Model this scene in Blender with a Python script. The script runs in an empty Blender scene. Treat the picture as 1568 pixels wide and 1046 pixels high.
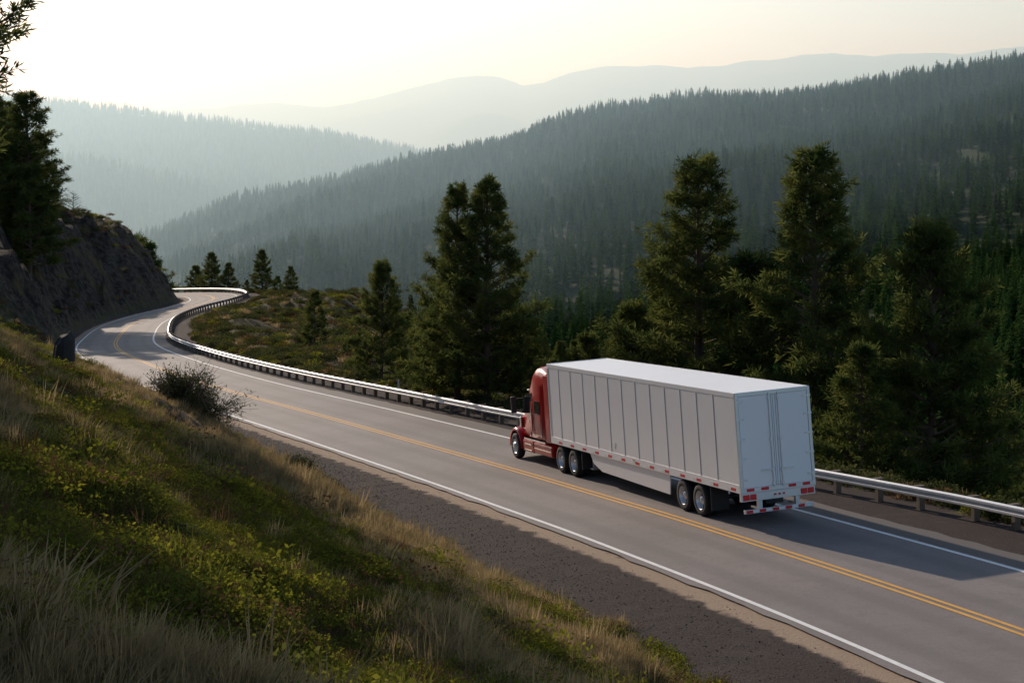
import bpy, math, random
import numpy as np
from mathutils import Vector, Matrix
R=math.radians
sc=bpy.context.scene
rng=np.random.default_rng(7)
random.seed(5)
F=2730.0
# ---------------------------------------------------------------- helpers
def link(o,parent=None):
    sc.collection.objects.link(o)
    if parent: o.parent=parent
    return o
def mesh_np(name,V,Fc,mats=(),midx=None,smooth=False):
    me=bpy.data.meshes.new(name)
    V=np.asarray(V,dtype=np.float32); Fc=np.asarray(Fc,dtype=np.int32)
    n=Fc.shape[1]
    me.vertices.add(len(V)); me.vertices.foreach_set('co',V.ravel())
    me.loops.add(Fc.size); me.loops.foreach_set('vertex_index',Fc.ravel())
    me.polygons.add(len(Fc))
    me.polygons.foreach_set('loop_start',np.arange(0,Fc.size,n,dtype=np.int32))
    me.polygons.foreach_set('loop_total',np.full(len(Fc),n,dtype=np.int32))
    for m in mats: me.materials.append(m)
    if midx is not None: me.polygons.foreach_set('material_index',np.asarray(midx,dtype=np.int32))
    me.polygons.foreach_set('use_smooth',np.full(len(Fc),smooth,dtype=bool))
    me.update(calc_edges=True)
    return me
def obj(name,me,parent=None):
    return link(bpy.data.objects.new(name,me),parent)
def empty(name):
    e=bpy.data.objects.new(name,None); sc.collection.objects.link(e); return e
def smooth(a,b,x):
    t=np.clip((x-a)/(b-a),0,1); return t*t*(3-2*t)
def _h(ix,iy,seed):
    n=(ix*374761393+iy*668265263+seed*974711)&0x7fffffff
    n=((n^(n>>13))*1274126177)&0x7fffffff
    n=n^(n>>16)
    return (n&0xffff)/65535.0
def vnoise(x,y,seed=0):
    x=np.asarray(x,dtype=np.float64);y=np.asarray(y,dtype=np.float64)
    ix=np.floor(x).astype(np.int64);iy=np.floor(y).astype(np.int64)
    fx=x-ix;fy=y-iy;fx=fx*fx*(3-2*fx);fy=fy*fy*(3-2*fy)
    a=_h(ix,iy,seed);b=_h(ix+1,iy,seed);c=_h(ix,iy+1,seed);d=_h(ix+1,iy+1,seed)
    return (a*(1-fx)+b*fx)*(1-fy)+(c*(1-fx)+d*fx)*fy
def fbm(x,y,seed=0,o=4):
    s=0;a=.5;f=1.
    for i in range(o):
        s=s+a*(vnoise(x*f+17.3*i,y*f+9.1*i,seed+i)*2-1); a*=.5; f*=2.03
    return s
# ---------------------------------------------------------------- materials
def newmat(name):
    m=bpy.data.materials.new(name); m.use_nodes=True
    nt=m.node_tree; nt.nodes.clear()
    out=nt.nodes.new('ShaderNodeOutputMaterial')
    return m,nt,out
def N(nt,t,**k):
    n=nt.nodes.new(t)
    for a,b in k.items():
        if a in n.inputs.keys(): n.inputs[a].default_value=b
        else: setattr(n,a,b)
    return n
def L(nt,a,b): nt.links.new(a,b)
def col(c): return (c[0],c[1],c[2],1)
def mixc(nt,f,a,b):
    n=nt.nodes.new('ShaderNodeMix'); n.data_type='RGBA'
    for s,v in ((0,f),(6,a),(7,b)):
        if hasattr(v,'is_output'): nt.links.new(v,n.inputs[s])
        elif s==0: n.inputs[s].default_value=v
        else: n.inputs[s].default_value=col(v)
    return n.outputs[2]
def mth(nt,op,a,b=0.,c=0.):
    n=nt.nodes.new('ShaderNodeMath'); n.operation=op
    for i,v in enumerate((a,b,c)):
        if hasattr(v,'is_output'): nt.links.new(v,n.inputs[i])
        else: n.inputs[i].default_value=v
    return n.outputs[0]
def ramp(nt,f,a,b):
    n=nt.nodes.new('ShaderNodeMapRange'); n.interpolation_type='SMOOTHSTEP'
    L(nt,f,n.inputs[0]); n.inputs[1].default_value=a; n.inputs[2].default_value=b
    return n.outputs[0]
def noise(nt,scale,detail=4,coord=None,rough=.55):
    n=N(nt,'ShaderNodeTexNoise'); n.inputs['Scale'].default_value=scale; n.inputs['Detail'].default_value=detail
    n.inputs['Roughness'].default_value=rough
    if coord is not None: L(nt,coord,n.inputs['Vector'])
    return n.outputs[0]
def simple(name,c,rough=.5,metal=0.,var=.12,vs=3.,coat=0.,bump=0.,spec=.5):
    m,nt,out=newmat(name)
    p=N(nt,'ShaderNodeBsdfPrincipled'); tc=N(nt,'ShaderNodeTexCoord')
    nz=noise(nt,vs,4,tc.outputs['Object'])
    cc=mixc(nt,nz,[x*(1-var) for x in c],[min(1,x*(1+var)) for x in c])
    L(nt,cc,p.inputs['Base Color'])
    p.inputs['Roughness'].default_value=rough; p.inputs['Metallic'].default_value=metal
    p.inputs['Coat Weight'].default_value=coat; p.inputs['Specular IOR Level'].default_value=spec
    p.inputs['Coat Roughness'].default_value=.08
    if bump:
        b=N(nt,'ShaderNodeBump'); b.inputs['Strength'].default_value=bump; b.inputs['Distance'].default_value=.02
        L(nt,noise(nt,vs*8,4,tc.outputs['Object']),b.inputs['Height']); L(nt,b.outputs[0],p.inputs['Normal'])
    L(nt,p.outputs[0],out.inputs[0]); return m
def leafmat(name,c1,c2,trans=.35,vs=1.2,objrand=.35):
    m,nt,out=newmat(name)
    tc=N(nt,'ShaderNodeTexCoord'); oi=N(nt,'ShaderNodeObjectInfo')
    nz=ramp(nt,noise(nt,vs,3,tc.outputs['Object']),.3,.7)
    f=mth(nt,'ADD',mth(nt,'MULTIPLY',nz,1-objrand),mth(nt,'MULTIPLY',oi.outputs['Random'],objrand))
    cc=mixc(nt,f,c1,c2)
    d=N(nt,'ShaderNodeBsdfDiffuse'); L(nt,cc,d.inputs[0])
    t=N(nt,'ShaderNodeBsdfTranslucent'); L(nt,cc,t.inputs[0])
    mx=N(nt,'ShaderNodeMixShader'); mx.inputs[0].default_value=trans
    L(nt,d.outputs[0],mx.inputs[1]); L(nt,t.outputs[0],mx.inputs[2]); L(nt,mx.outputs[0],out.inputs[0])
    return m
M_bark=simple('pine_bark',(.11,.068,.044),.9,0,.4,2.,bump=.5)
M_char=simple('charred_wood',(.018,.016,.015),.8,0,.5,4.,bump=.6)
M_needle=leafmat('pine_needles',(.032,.056,.016),(.165,.175,.045),.46,.9,.15)
M_far=leafmat('conifer_foliage',(.018,.046,.015),(.095,.145,.034),.32,.12,.8)
M_dry=leafmat('dry_grass',(.24,.165,.075),(.46,.34,.17),.4,2,.6)
M_green=leafmat('green_grass',(.055,.070,.012),(.19,.19,.035),.45,2,.6)
M_weed=leafmat('weed_leaves',(.05,.065,.012),(.29,.27,.03),.45,3,.6)
M_brown=leafmat('dead_weeds',(.08,.038,.018),(.20,.115,.055),.3,3,.6)
M_shrub=leafmat('shrub_leaves',(.035,.045,.018),(.12,.12,.04),.35,2,.5)
M_twig=simple('dry_twigs',(.15,.10,.07),.9,0,.3,3.)
M_stone=simple('cinder_stones',(.085,.062,.055),.9,0,.5,1.)
M_steel=simple('galvanized_steel',(.70,.69,.68),.45,.5,.15,3.)
M_wood=simple('weathered_wood',(.16,.11,.075),.85,0,.3,6.,bump=.4)
M_white=simple('white_trailer_paint',(.85,.83,.82),.35,0,.03,1.5)
M_roof=simple('white_roof_skin',(.88,.88,.87),.5,0,.03,1.)
M_seam=simple('panel_seam',(.40,.40,.41),.5,0,.1,3.)
M_alu=simple('aluminium_trim',(.68,.69,.70),.35,.6,.08,3.)
M_red=simple('red_truck_paint',(.42,.005,.008),.3,0,.08,2.,coat=.35,spec=.2)
M_chrome=simple('polished_chrome',(.8,.8,.8),.12,1.,.03,3.)
M_tire=simple('tyre_rubber',(.018,.018,.018),.8,0,.3,6.)
M_black=simple('black_chassis',(.02,.02,.021),.55,0,.3,4.)
M_glass=simple('dark_glass',(.012,.014,.016),.08,0,.1,3.)
M_tr=simple('red_reflector',(.62,.012,.012),.5,0,.05,3.)
M_lamp=simple('amber_lens',(.7,.25,.02),.3,0,.05,3.)
M_yel=simple('yellow_road_paint',(.68,.33,.03),.7,0,.25,4.)
M_wht=simple('white_road_paint',(.78,.76,.72),.7,0,.2,4.)
# ---------------------------------------------------------------- road plane / centreline
def P(x,y): return -11.9+.064*(x-2.64)-.037*(y-54.4)
ctl=[(75,-400),(50,-200),(40,-90),(30,-28),(23,0),(17.6,19),(11.4,40.1),(6.25,54.8),(2.85,63.6),(-.7,72.5),(-9.7,94.4),(-19.7,118.3),(-29.2,143.5),(-37.2,168),(-41.8,190),(-45.6,215),(-46.8,239),(-46,262),(-47.5,284),(-54,306),(-68,325),(-92,341),(-130,352),(-200,360)]
def catmull(p,step=1.0):
    p=[np.array(q,float) for q in p]; out=[]
    for i in range(1,len(p)-2):
        a,b,c,d=p[i-1],p[i],p[i+1],p[i+2]
        n=max(2,int(np.linalg.norm(c-b)/step))
        for k in range(n):
            t=k/n
            out.append(.5*((2*b)+(c-a)*t+(2*a-5*b+4*c-d)*t*t+(-a+3*b-3*c+d)*t**3))
    return np.array(out)
CL=catmull(ctl,1.0)
T=np.gradient(CL,axis=0); T/=np.linalg.norm(T,axis=1)[:,None]
NR=np.stack([T[:,1],-T[:,0]],1)
def signed(x,y):
    x=np.asarray(x,float);y=np.asarray(y,float)
    best=np.full(x.shape,1e18);sg=np.zeros(x.shape)
    C=CL[::2]
    for i in range(len(C)-1):
        a=C[i];d=C[i+1]-a;l2=d@d
        t=np.clip(((x-a[0])*d[0]+(y-a[1])*d[1])/l2,0,1)
        ex=x-a[0]-t*d[0];ey=y-a[1]-t*d[1];q=ex*ex+ey*ey
        m=q<best
        best=np.where(m,q,best); sg=np.where(m,np.sign(ex*d[1]-ey*d[0]),sg)
    return np.sqrt(best)*np.where(sg==0,1,sg)
def ribbon(name,o0,o1,eps,mat,y0=-60,y1=400,parent=None,nseg=1,jit=0):
    idx=[i for i in range(len(CL)) if y0<=CL[i][1]<=y1]
    V=[];Fc=[]
    cols=nseg+1
    for k,i in enumerate(idx):
        for j in range(cols):
            o=o0+(o1-o0)*j/nseg
            if jit and j in(0,nseg): o+=jit*(random.random()-.5)
            p=CL[i]+NR[i]*o
            V.append((p[0],p[1],P(p[0],p[1])+eps))
    for k in range(len(idx)-1):
        for j in range(nseg):
            a=k*cols+j; Fc.append((a,a+1,a+cols+1,a+cols))
    me=mesh_np(name,V,Fc,[mat]); return obj(name,me,parent)
# ---------------------------------------------------------------- far terrain control
def pu(px): return (px-784)/F
A_pts=[(-700,420,2100),(-200,400,2300),(60,395,2300),(165,378,2300),(280,325,2300),(340,303,2280),(440,276,2250),(540,255,2230),(620,238,2200),(700,220,2180),(780,203,2150),(830,183,2130),(920,158,2100),(1000,150,2050),(1080,140,2000),(1180,138,1950),(1280,124,1900),(1380,112,1850),(1450,103,1800),(1568,84,1750),(1900,40,1600),(3200,60,1500)]
B_pts=[(-1400,200),(-300,118),(0,142),(100,152),(200,162),(280,176),(350,180),(420,192),(500,198),(560,212),(640,226),(720,245),(800,262),(1568,300),(3000,300)]
B2_pts=[(-1400,260),(-200,222),(80,236),(170,250),(300,290),(380,330),(460,380),(3000,500)]
C_pts=[(-1400,200),(0,176),(280,166),(360,160),(420,158),(500,163),(540,157),(600,142),(650,127),(700,116),(730,113),(765,117),(800,129),(830,125),(870,109),(930,98),(1000,98),(1060,102),(1130,97),(1200,88),(1280,78),(1340,86),(1420,81),(1500,79),(1568,71),(2000,60),(3200,150)]
def itp(pts,u,k): return np.interp(u,[pu(p[0]) for p in pts],[p[k] for p in pts])
def far_z(x,y):
    r=np.hypot(x,y); th=np.clip(np.arctan2(x,y),-.75,.75); u=np.tan(th); Y=r*np.cos(th)
    Yc=itp(A_pts,u,2); Zc=-(itp(A_pts,u,1)-230)/F*Yc-15
    Yv=np.interp(u,[-.6,-.25,0,.3],[900,800,560,430]); Zv=np.interp(u,[-.6,-.25,0,.3],[-215,-200,-125,-92])
    t=np.clip((Y-Yv)/(Yc-Yv),0,1)
    za=Zv+(Zc-Zv)*(t**.9)
    za=np.where(Y>Yc,Zc-(Y-Yc)*.35,za)
    g=fbm(x/260,y/420,3,4)*55*np.sin(np.pi*np.clip(t,0,1))+fbm(x/60,y/60,9,3)*6*t
    za=za+g
    Zb=-(itp(B_pts,u,1)-230)/F*4500-16
    tb=np.clip((Y-2900)/1600,0,1)
    zb=-260+(Zb+260)*tb**.8+fbm(x/420,y/500,21,4)*60*np.sin(np.pi*tb)
    zb=np.where(Y>4500,Zb-(Y-4500)*.25,zb)
    Zb2=-(itp(B2_pts,u,1)-230)/F*3400
    zb2=Zb2-np.abs(Y-3400)*.28+fbm(x/200,y/300,27,3)*14
    Zcc=-(itp(C_pts,u,1)-230)/F*10500+fbm(u*60,Y*0,33,3)*14
    tc=np.clip((Y-6000)/4500,0,1)
    zc=-300+(Zcc+300)*tc+fbm(x/900,y/900,41,4)*110*np.sin(np.pi*tc)
    zc=np.where(Y>10500,Zcc-(Y-10500)*.2,zc)
    z=np.where(Y<2900,za,np.maximum(np.maximum(zb,zb2),za))
    z=np.maximum(z,np.where(Y>2500,zb2,-1e9))
    z=np.where(Y>5500,np.maximum(zc,zb),z)
    return np.maximum(z,-330)
def near_parts(x,y):
    d=signed(x,y); p=P(x,y)
    g=np.interp(y,[30,60,74,100,150],[8.0,8.1,6.6,6.0,5.4])
    e=-d
    w=smooth(150,186,y+fbm(x/9,y/9,5,2)*6)
    a=np.clip(e-g,0,None)
    hill=np.where(a<45,a*.545,24.5+(a-45)*.15)
    hill=hill*smooth(0,2.0,a)+fbm(x/7,y/7,11,4)*1.1*smooth(0,5,a)+fbm(x/1.5,y/1.5,12,3)*.30*smooth(0,2,a)
    rk=np.where(a<9.5,a*1.35,12.8+(a-9.5)*.22)
    rk=rk+(fbm(x/5,y/5,14,5)*3.6+fbm(x/1.6,y/1.6,15,4)*1.8)*smooth(0,2.5,a)
    left=hill*(1-w)+rk*w
    b=np.clip(d-7.2,0,None)
    wb=smooth(112,150,y)*(1-smooth(290,320,y))
    steep=-.42*b*smooth(0,4,b)
    bench=-.02*b-.42*np.clip(b-14,0,None)+fbm(x/6,y/6,17,4)*1.6*smooth(0,5,b)
    right=steep*(1-wb)+bench*wb+fbm(x/3,y/3,19,3)*.35*smooth(0,3,b)
    off=np.where(d<0,left,right)-.04
    z=p+off
    z=z-np.clip(y-358,0,None)*.45
    return z,d,g,w
def ground(x,y,full=False):
    x=np.asarray(x,float);y=np.asarray(y,float)
    r=np.hypot(x,y)
    zf=far_z(x,y)
    near=r<700
    z=zf.copy(); d=np.full(x.shape,500.); gg=np.full(x.shape,6.); w=np.zeros(x.shape)
    if near.any():
        zn,dn,gn,wn=near_parts(x[near],y[near])
        zff=zf[near]
        k=smooth(500,690,r[near])
        zz=np.maximum(zn,zff)
        z[near]=zz*(1-k)+zff*k
        d[near]=dn; gg[near]=gn; w[near]=wn
    if full: return z,d,gg,w
    return z
def gz(x,y): return float(ground(np.array([x]),np.array([y]))[0])
# ---------------------------------------------------------------- ground sheet
th=np.concatenate([np.linspace(-math.pi,-.62,50,endpoint=False),np.linspace(-.62,.62,620),np.linspace(.62,math.pi,50)[1:]])
rr=np.concatenate([[0.5,1,1.6],np.geomspace(2.2,450,430),np.geomspace(450,16000,260)[1:]])
TH,RR=np.meshgrid(th,rr)
GX=RR*np.sin(TH);GY=RR*np.cos(TH)
GZ,GD,GG,GW=ground(GX.ravel(),GY.ravel(),True)
nr,nc=TH.shape
ii=np.arange(nr*nc).reshape(nr,nc)
Fc=np.stack([ii[:-1,:-1].ravel(),ii[:-1,1:].ravel(),ii[1:,1:].ravel(),ii[1:,:-1].ravel()],1)[:,::-1]
def ground_mat():
    m,nt,out=newmat('hillside_ground')
    geo=N(nt,'ShaderNodeNewGeometry'); pos=geo.outputs['Position']
    def at(n):
        a=N(nt,'ShaderNodeAttribute'); a.attribute_name=n; return a.outputs['Fac']
    d=at('d'); g=at('g'); w=at('rock'); fr=at('far')
    n1=noise(nt,.25,5,pos); n2=noise(nt,1.3,5,pos); n3=noise(nt,14,3,pos)
    n4=noise(nt,45,2,pos); n6=noise(nt,7,4,pos,.7)
    c=mixc(nt,ramp(nt,n1,.4,.62),(.050,.034,.017),(.045,.050,.014))
    c=mixc(nt,ramp(nt,n2,.5,.68),c,(.12,.085,.042))
    c=mixc(nt,mth(nt,'MULTIPLY',ramp(nt,n3,.45,.7),.6),c,(.022,.017,.010))
    rk=mixc(nt,ramp(nt,n2,.35,.65),(.035,.027,.022),(.115,.085,.065))
    rk=mixc(nt,ramp(nt,n1,.52,.7),rk,(.14,.10,.045))
    c=mixc(nt,w,c,rk)
    cin=mixc(nt,ramp(nt,n4,.35,.7),(.026,.019,.017),(.090,.067,.058))
    cin=mixc(nt,mth(nt,'MULTIPLY',ramp(nt,n6,.45,.65),.35),cin,(.040,.029,.026))
    cin=mixc(nt,mth(nt,'MULTIPLY',ramp(nt,n2,.45,.7),.5),cin,(.080,.060,.051))
    edge=mth(nt,'ADD',g,mth(nt,'MULTIPLY',mth(nt,'SUBTRACT',n2,.5),2.2))
    isl=ramp(nt,mth(nt,'SUBTRACT',edge,mth(nt,'MULTIPLY',d,-1.)),-.25,.25)
    isr=ramp(nt,mth(nt,'ADD',d,mth(nt,'MULTIPLY',n2,2.)),8.6,8.2)
    c=mixc(nt,mth(nt,'MULTIPLY',isl,isr),c,cin)
    tan=mth(nt,'ADD',mth(nt,'ABSOLUTE',mth(nt,'ADD',mth(nt,'ABSOLUTE',d),-4.25)),mth(nt,'MULTIPLY',mth(nt,'SUBTRACT',n2,.5),.9))
    ft=ramp(nt,tan,.52,.25)
    c=mixc(nt,mth(nt,'MULTIPLY',ft,.9),c,mixc(nt,n4,(.29,.21,.145),(.54,.40,.28)))
    n5=noise(nt,.012,5,pos)
    ff=mixc(nt,ramp(nt,n5,.45,.7),(.020,.034,.014),(.045,.060,.022))
    c=mixc(nt,fr,c,ff)
    p=N(nt,'ShaderNodeBsdfPrincipled'); L(nt,c,p.inputs['Base Color']); p.inputs['Roughness'].default_value=.95
    p.inputs['Specular IOR Level'].default_value=.1
    b=N(nt,'ShaderNodeBump'); b.inputs['Strength'].default_value=.9; b.inputs['Distance'].default_value=.05
    hh=mth(nt,'ADD',n3,mth(nt,'MULTIPLY',n4,.5))
    hh=mth(nt,'ADD',hh,mth(nt,'MULTIPLY',mth(nt,'MULTIPLY',noise(nt,1.6,8,pos,.7),w),26.))
    L(nt,hh,b.inputs['Height'])
    L(nt,b.outputs[0],p.inputs['Normal']); L(nt,p.outputs[0],out.inputs[0])
    return m
M_ground=ground_mat()
me=mesh_np('ground',np.stack([GX.ravel(),GY.ravel(),GZ],1),Fc,[M_ground],smooth=True)
def fattr(me,n,v,dt='FLOAT'):
    a=me.attributes.new(n,dt,'POINT')
    a.data.foreach_set('value' if dt!='FLOAT_VECTOR' else 'vector',np.asarray(v).ravel())
fattr(me,'d',GD.astype(np.float32)); fattr(me,'g',GG.astype(np.float32))
rock_m=GW*smooth(.3,1.5,-GD-GG)*(1-smooth(14,22,-GD-GG)*.7)*(GD<0)
fattr(me,'rock',rock_m.astype(np.float32))
rg=np.hypot(GX,GY).ravel()
fattr(me,'far',smooth(300,420,rg).astype(np.float32))
obj('ground',me)
# ---------------------------------------------------------------- road
def asphalt():
    m,nt,out=newmat('worn_asphalt')
    geo=N(nt,'ShaderNodeNewGeometry'); pos=geo.outputs['Position']
    n1=noise(nt,.18,5,pos); n2=noise(nt,60,3,pos); n3=noise(nt,2.,5,pos); n5=noise(nt,9.,4,pos,.7)
    c=mixc(nt,ramp(nt,n1,.35,.65),(.150,.126,.114),(.200,.170,.155))
    c=mixc(nt,mth(nt,'MULTIPLY',ramp(nt,n2,.4,.7),.5),c,(.30,.255,.235))
    c=mixc(nt,mth(nt,'MULTIPLY',ramp(nt,n5,.45,.7),.3),c,(.095,.08,.073))
    c=mixc(nt,mth(nt,'MULTIPLY',ramp(nt,n3,.5,.75),.35),c,(.115,.098,.09))
    a=N(nt,'ShaderNodeAttribute'); a.attribute_name='off'
    o=mth(nt,'ABSOLUTE',mth(nt,'SUBTRACT',mth(nt,'ABSOLUTE',mth(nt,'SUBTRACT',mth(nt,'ABSOLUTE',a.outputs['Fac']),1.85)),.85))
    c=mixc(nt,mth(nt,'MULTIPLY',ramp(nt,o,.45,.1),.32),c,(.095,.081,.074))
    o2=ramp(nt,mth(nt,'ADD',a.outputs['Fac'],mth(nt,'MULTIPLY',n3,.3)),3.95,4.05)
    c=mixc(nt,mth(nt,'MULTIPLY',o2,.7),c,(.065,.053,.047))
    p=N(nt,'ShaderNodeBsdfPrincipled'); L(nt,c,p.inputs['Base Color']); p.inputs['Roughness'].default_value=.75
    p.inputs['Specular IOR Level'].default_value=.3
    b=N(nt,'ShaderNodeBump'); b.inputs['Strength'].default_value=.35; b.inputs['Distance'].default_value=.01
    L(nt,n2,b.inputs['Height']); L(nt,b.outputs[0],p.inputs['Normal']); L(nt,p.outputs[0],out.inputs[0]); return m
M_asph=asphalt()
road=ribbon('road',-4.0,4.9,0,M_asph,-300,420,nseg=18,jit=.14)
cnt=len(road.data.vertices)//19
fattr(road.data,'off',np.tile(np.linspace(-4.0,4.9,19),cnt).astype(np.float32))
ribbon('centre_line_a',-.19,-.07,.008,M_yel,-300,420,road)
ribbon('centre_line_b',.07,.19,.008,M_yel,-300,420,road)
ribbon('edge_line_a',-3.76,-3.61,.008,M_wht,-300,420,road)
ribbon('edge_line_b',3.61,3.76,.008,M_wht,-300,420,road)
# ---------------------------------------------------------------- guardrail
def gr_off(y): return np.interp(y,[40,52,60,86,140,260],[7.0,6.7,6.1,5.5,5.2,5.1])
gr=empty('guardrail')
prof=[(0,.76),(-.08,.72),(-.08,.66),(0,.62),(0,.58),(-.08,.54),(-.08,.48),(0,.44),(.012,.44),(.012,.76)]
V=[];Fc=[];k=0
idx=[i for i in range(len(CL)) if -40<CL[i][1]<351]
for i in idx:
    o=gr_off(CL[i][1]); p=CL[i]+NR[i]*o
    for (a,z) in prof:
        q=p+NR[i]*a; V.append((q[0],q[1],P(p[0],p[1])-.04+z))
n=len(prof)
for k in range(len(idx)-1):
    for j in range(n):
        a=k*n+j;b=k*n+(j+1)%n; Fc.append((a,b,b+n,a+n))
obj('rail_beam',mesh_np('rail_beam',V,Fc,[M_steel]),gr)
def boxverts(c,ax,ay,az,sx,sy,sz):
    o=[]
    for dz in(-1,1):
        for dx,dy in((-1,-1),(1,-1),(1,1),(-1,1)):
            o.append(np.array(c)+np.array(ax)*dx*sx/2+np.array(ay)*dy*sy/2+np.array(az)*dz*sz/2)
    return o
BF=[(0,3,2,1),(4,5,6,7),(0,1,5,4),(1,2,6,5),(2,3,7,6),(3,0,4,7)]
V=[];Fc=[]
acc=0
for k in range(1,len(idx)):
    i=idx[k]; acc+=np.linalg.norm(CL[i]-CL[i-1])
    if acc>=1.9:
        acc=0
        p=CL[i]+NR[i]*(gr_off(CL[i][1])+.24)
        z=P(p[0],p[1])
        ax=(NR[i][0],NR[i][1],0);ay=(T[i][0],T[i][1],0)
        b=len(V);V+=boxverts((p[0],p[1],z+.10),ax,ay,(0,0,1),.2,.17,1.26);Fc+=[tuple(q+b for q in f) for f in BF]
        p=CL[i]+NR[i]*(gr_off(CL[i][1])+.078)
        b=len(V);V+=boxverts((p[0],p[1],z+.56),ax,ay,(0,0,1),.125,.15,.34);Fc+=[tuple(q+b for q in f) for f in BF]
obj('wooden_posts',mesh_np('wooden_posts',V,Fc,[M_wood]),gr)
# ---------------------------------------------------------------- pines
def tube(Vl,Fl,Ml,pts,rad,sides,mi):
    b=sum(len(v) for v in Vl)
    pts=np.array(pts);out=[]
    for i,p in enumerate(pts):
        d=pts[min(i+1,len(pts)-1)]-pts[max(i-1,0)]; d/=np.linalg.norm(d)+1e-9
        s=np.cross(d,(0.3,0.2,1) if abs(d[2])<.9 else (1,0,0)); s/=np.linalg.norm(s); t=np.cross(d,s)
        for k in range(sides):
            a=2*math.pi*k/sides; out.append(p+(s*math.cos(a)+t*math.sin(a))*rad[i])
    Vl.append(np.array(out))
    for i in range(len(pts)-1):
        for k in range(sides):
            a=b+i*sides+k;c=b+i*sides+(k+1)%sides
            Fl.append((a,c,c+sides));Fl.append((a,c+sides,a+sides));Ml+= [mi,mi]
def make_pine(name,seed,H,Rm,base=.08,nl=95,dens=1.0,shape=.75,blades=10,bl=.36,bw=.055,tipw=.22):
    g=np.random.default_rng(seed)
    Vl=[];Fl=[];Ml=[];TC=[];TD=[]
    bend=g.normal(0,.012*H,2)
    def tr(t): return np.array([bend[0]*math.sin(t*3),bend[1]*math.sin(t*2.5),t*H])
    tube(Vl,Fl,Ml,[tr(t)-np.array([0,0,.6*(t==0)]) for t in np.linspace(0,1,12)],[H*.017*(1-t)**.8+.02 for t in np.linspace(0,1,12)],7,0)
    ga=g.random()*6
    nt_=int(nl/4.6); tiers=np.sort(base+(1-base)*(np.arange(nt_)+g.uniform(.1,.9,nt_))/nt_)
    for tt in tiers:
        m_=g.integers(3,7); tierlen=g.uniform(.66,1.14)
        for j in range(m_):
            t=min(.985,tt+g.normal(0,.006))
            ga+=6.283/m_+g.normal(0,.35)
            rel=(t-base)/(1-base)
            prof=((1-rel)**shape)*min(1,.6+rel*2.4)
            Ln=Rm*prof*tierlen*g.uniform(.55,1.2)+tipw
            el=-.15+rel*.95+g.normal(0,.12)
            p0=tr(t);dr=np.array([math.cos(ga),math.sin(ga),0])
            cv=g.uniform(.12,.32)
            pts=np.array([p0+dr*Ln*s*math.cos(el)+np.array([0,0,Ln*(math.sin(el)*s+cv*s*s)]) for s in np.linspace(0,1,5)])
            tube(Vl,Fl,Ml,pts,[.03+.012*Ln*(1-s) for s in np.linspace(0,1.,5)],3,0)
            ntw=int((4.2+Ln*4.2)*dens)
            side=np.array([-dr[1],dr[0],0])
            for k in range(ntw):
                s=.34+.66*g.random()**.6 if k>1 else 1.
                q=pts[0]+(pts[-1]-pts[0])*s; q[2]=np.interp(s,np.linspace(0,1,5),pts[:,2])
                tl=(.15*Ln+.28)*g.uniform(.5,1.3)
                sd=g.choice([-1,1])*g.uniform(.2,1.1)
                td=dr*g.uniform(.3,1)+side*sd+np.array([0,0,g.uniform(-.05,.7)]); td/=np.linalg.norm(td)
                m=3 if tl>.45 else 2
                for h in range(m):
                    TC.append(q+td*tl*(h+1)/m+g.normal(0,.04,3)); TD.append(td+np.array([0,0,.25]))
    for k in range(16):
        TC.append(tr(1)+np.array([g.normal(0,.10),g.normal(0,.10),-g.random()*1.2])); TD.append(np.array([g.normal(0,.5),g.normal(0,.5),1.]))
    TC=np.array(TC);TD=np.array(TD);TD/=np.linalg.norm(TD,axis=1)[:,None]
    n=len(TC);K=blades
    dd=g.normal(0,1,(n,K,3)); dd/=np.linalg.norm(dd,axis=2)[:,:,None]
    dd=dd*.8+TD[:,None,:]*.65; dd/=np.linalg.norm(dd,axis=2)[:,:,None]
    ln=bl*g.uniform(.6,1.15,(n,K,1))
    c=TC[:,None,:]+g.normal(0,.04,(n,K,3))
    sd=np.cross(dd,g.normal(0,1,(n,K,3))); sd/=np.linalg.norm(sd,axis=2)[:,:,None]+1e-9
    a=c-sd*bw*.15;tip=c+dd*ln;m1=c+dd*ln*.6+sd*bw/2;m2=c+dd*ln*.55-sd*bw/2
    Vn=np.stack([a,m1,tip,m2],2).reshape(-1,3)
    b0=sum(len(v) for v in Vl)
    ix=b0+np.arange(n*K)*4
    T1=np.stack([ix,ix+1,ix+2],1);T2=np.stack([ix,ix+2,ix+3],1)
    V=np.concatenate(Vl+[Vn]);Fa=np.concatenate([np.array(Fl),T1,T2])
    mi=np.concatenate([np.array(Ml),np.ones(2*n*K,int)])
    return mesh_np(name,V,Fa,[M_bark,M_needle],mi)
PN=[make_pine('pine_mesh_a',1,13.5,3.6,.07,145,shape=.95),
    make_pine('pine_mesh_b',2,13.5,3.4,.09,130,shape=.85),
    make_pine('pine_mesh_c',3,11.5,4.3,.04,135,shape=.88),
    make_pine('pine_mesh_d',4,8.,2.7,.05,95,shape=.95),
    make_pine('pine_mesh_e',6,15,3.1,.20,105,shape=.65,dens=1.),
    make_pine('pine_mesh_f',9,13.5,3.8,.07,130,shape=.85)]
PH=[13.5,13.5,11.5,8.,15.,13.5]
def pine(k,x,y,h,rot=0,wid=1.,sink=.2):
    o=bpy.data.objects.new('pine_tree',PN[k]); sc.collection.objects.link(o)
    o.location=(x,y,gz(x,y)-sink); s=h/PH[k]; o.scale=(s*wid,s*wid,s); o.rotation_euler=(0,0,rot)
    return o
def pine_px(k,px,ytop,D,wid=1.,rot=0):
    x=(px-784)/F*D; z=gz(x,D)-.2; top=-(ytop-230)/F*D
    return pine(k,x,D,top-z,rot,wid)
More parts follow.
